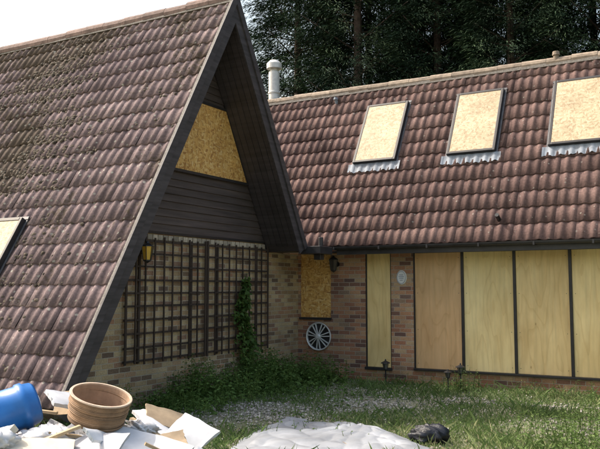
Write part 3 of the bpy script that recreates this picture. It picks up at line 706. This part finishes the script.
sheet('cardboard_piece',M_card,-1.02,6.05,.66,.42,.20,.008,35,25,10)
sheet('cardboard_piece',M_card,-1.80,6.2,.78,.36,.26,.008,35,-8,15)
sheet('white_board',M_board,-1.84,6.0,.82,.26,.20,.03,30,12,40)
sheet('cream_panel',M_cream,-1.72,5.0,.60,.50,.36,.07,18,5,10)
sheet('cream_panel',M_cream,-2.10,5.1,.62,.36,.36,.05,35,-15,-30)
sheet('white_board',M_board,-.62,5.5,.42,.32,.22,.02,18,34,-15)
sheet('white_board',M_board,-1.0,5.1,.50,.5,.2,.05,10,12,25)
sheet('white_board',M_board,-1.35,5.30,.66,.5,.10,.02,40,20,65)
sheet('cardboard_piece',M_card,-.95,5.45,.60,.3,.16,.01,30,-10,30)
for k in range(140):
    u,v=random.uniform(-1,1),random.uniform(-1,1); r=math.hypot(u,v)
    if r>.95: continue
    sheet('scrap_piece',random.choice([M_board,M_card,M_greyb,M_cream,M_board]),-2.0+u*1.6,5.6+v*1.35,.60*max(0,1-r**2.2)+.05,random.uniform(.05,.26),random.uniform(.03,.14),random.uniform(.008,.04),random.uniform(-30,50),random.uniform(-35,35),random.uniform(0,180),.003)
crumple('crumpled_bag',M_bag,TM(-1.75,5.35,.60),.15,.11,.07,3,heap,.5)
crumple('crumpled_bag',M_bag,TM(-2.0,5.05,.64),.12,.11,.07,5,heap,.5)
crumple('crumpled_bag',M_bag,TM(-1.18,5.7,.60),.12,.10,.06,9,heap,.5)
mb=MB()
for (R,D,z,L,rx,ry,rz) in((-1.3,5.4,.62,.9,0,10,15),(-1.0,5.6,.60,.7,0,18,-35),(-1.75,5.15,.66,.6,0,-14,40),(-.8,5.3,.5,.6,0,28,20),(-2.1,5.9,.76,.5,0,5,-10)):
    mb.xbox(TM(R,D,z,rx,ry,rz),L,.035,.02)
mb.obj('broken_battens',mat_wood('pale_batten',(.48,.36,.22),.3,0,rv=.4),heap)
M_blue=mat_simple('blue_plastic',(.02,.15,.46),.35,0,.2,4,.1)
dr=empty('blue_plastic_drum'); mb=MB()
T=TM(-2.14,5.45,.79,0,74,30)
mb.lathe(T,[(.001,-.27),(.13,-.27),(.15,-.25),(.16,-.2),(.170,-.19),(.170,-.16),(.158,-.15),(.163,0),(.158,.14),(.170,.15),(.170,.19),(.158,.2),(.15,.25),(.135,.27),(.13,.262),(.001,.262)],40)
mb.obj('drum_body',M_blue,dr,smooth=True)
mb=MB(); mb.lathe(T,[(.001,.29),(.045,.288),(.05,.28),(.05,.262)],20); mb.obj('drum_bung',M_white,dr)
T=TM(-2.19,5.0,.74,20,35,0)
bk=empty('white_tub'); mb=MB(); mb.lathe(T,[(.10,-.1),(.14,.1),(.15,.1),(.15,.115),(.13,.115),(.09,-.09),(.001,-.09)],30); mb.obj('tub',M_white,bk,smooth=False)
ck=empty('rolled_garden_edging')
T=TM(-1.46,5.55,.82,11,14,0)
mb=MB(); turns=17; seg=60; Rt=.0062
for k in range(turns):
    zz=-.085+k*.0110; R0=.196+.020*k/turns+random.uniform(-.003,.003); ox,oy=random.uniform(-.003,.003),random.uniform(-.003,.003)
    mb.lathe(T@Matrix.Translation((ox,oy,zz)),[(R0+Rt*math.cos(a),Rt*math.sin(a)) for a in [2*math.pi*q/6 for q in range(6)]],seg,close=True)
mb.obj('edging_coil',mat_simple('brown_ribbed_strip',(.34,.21,.12),.7,0,.3,10,.3,.004,.5),ck,smooth=True)
mb=MB(); mb.lathe(T@Matrix.Translation((0,0,.104)),[(.206,-.006),(.222,-.006),(.226,0),(.222,.006),(.206,.006)],60,close=True); mb.obj('pale_rim',mat_simple('pale_rim',(.55,.42,.32),.7),ck)
mb=MB(); mb.lathe(T,[(.001,-.08),(.190,-.08),(.206,.098)],40); mb.obj('coil_lining',mat_simple('lining',(.36,.24,.16),.8),ck)
# tarpaulin
K=120;V=[]
for i in range(K):
    for j in range(K):
        u=i/(K-1);v=j/(K-1); p=TP[0].lerp(TP[1],u).lerp(TP[3].lerp(TP[2],u),v)
        ed=min(1,min(u,1-u,v,1-v)*9)
        cr=abs(math.sin(u*11+v*17+1.5*math.sin(v*7)))**.6*.022+abs(math.sin(u*23-v*12+2*math.sin(u*9)))**.6*.016
        h=.025+ed*(.004+.012*math.sin(u*7+v*3)+cr+.005*math.sin(v*47-u*33))
        p=p+Vector((.06*math.sin(v*9+u*3)+.015*math.sin(v*41),.05*math.sin(u*11)+.025*math.sin(u*27),0)); V.append((p.x,p.y,max(.02,h)+float(gh(p.x,p.y))))
F=[(i*K+j,(i+1)*K+j,(i+1)*K+j+1,i*K+j+1) for i in range(K-1) for j in range(K-1)]
o=mesh_obj('tarpaulin',V,F,mat_simple('tarp_grey',(.29,.305,.335),.5,0,.28,2.5,.3,.01),None,[.5]*len(V),True)
crumple('black_bin_bag',mat_simple('bin_bag',(.015,.016,.022),.3,0,.3,20,.5,.01),TM(1.42,8.45,.0),.19,.14,.10,21,None,.4)
# ------------------------------------------------------------------ light, sky, camera
S=Vector((-.66,-.13,.78)).normalized()
w=bpy.data.worlds.new('World'); scene.world=w; w.use_nodes=True; nt=w.node_tree
sky=nt.nodes.new('ShaderNodeTexSky'); sky.sky_type='NISHITA'; sky.sun_disc=False
sky.sun_elevation=math.asin(S.z); sky.sun_rotation=math.atan2(S.x,S.y); sky.dust_density=8.0; sky.air_density=1.8; sky.ozone_density=1.2
bg=nt.nodes['Background']; bg.inputs[1].default_value=.28; nt.links.new(sky.outputs[0],bg.inputs[0])
l=bpy.data.lights.new('sun','SUN'); l.energy=4.2; l.angle=math.radians(.5); l.color=(1,.95,.87)
lo=bpy.data.objects.new('sun',l); lo.rotation_euler=S.to_track_quat('Z','Y').to_euler(); link(lo)
cam=bpy.data.cameras.new('camera'); cam.sensor_width=36; cam.lens=45.24; cam.clip_end=1500; cam.clip_start=.05
co=bpy.data.objects.new('camera',cam); co.location=(0,0,1.69); co.rotation_euler=(math.radians(94.81),0,q30); link(co)
scene.camera=co
scene.view_settings.view_transform='Standard'; scene.view_settings.look='None'; scene.view_settings.exposure=0
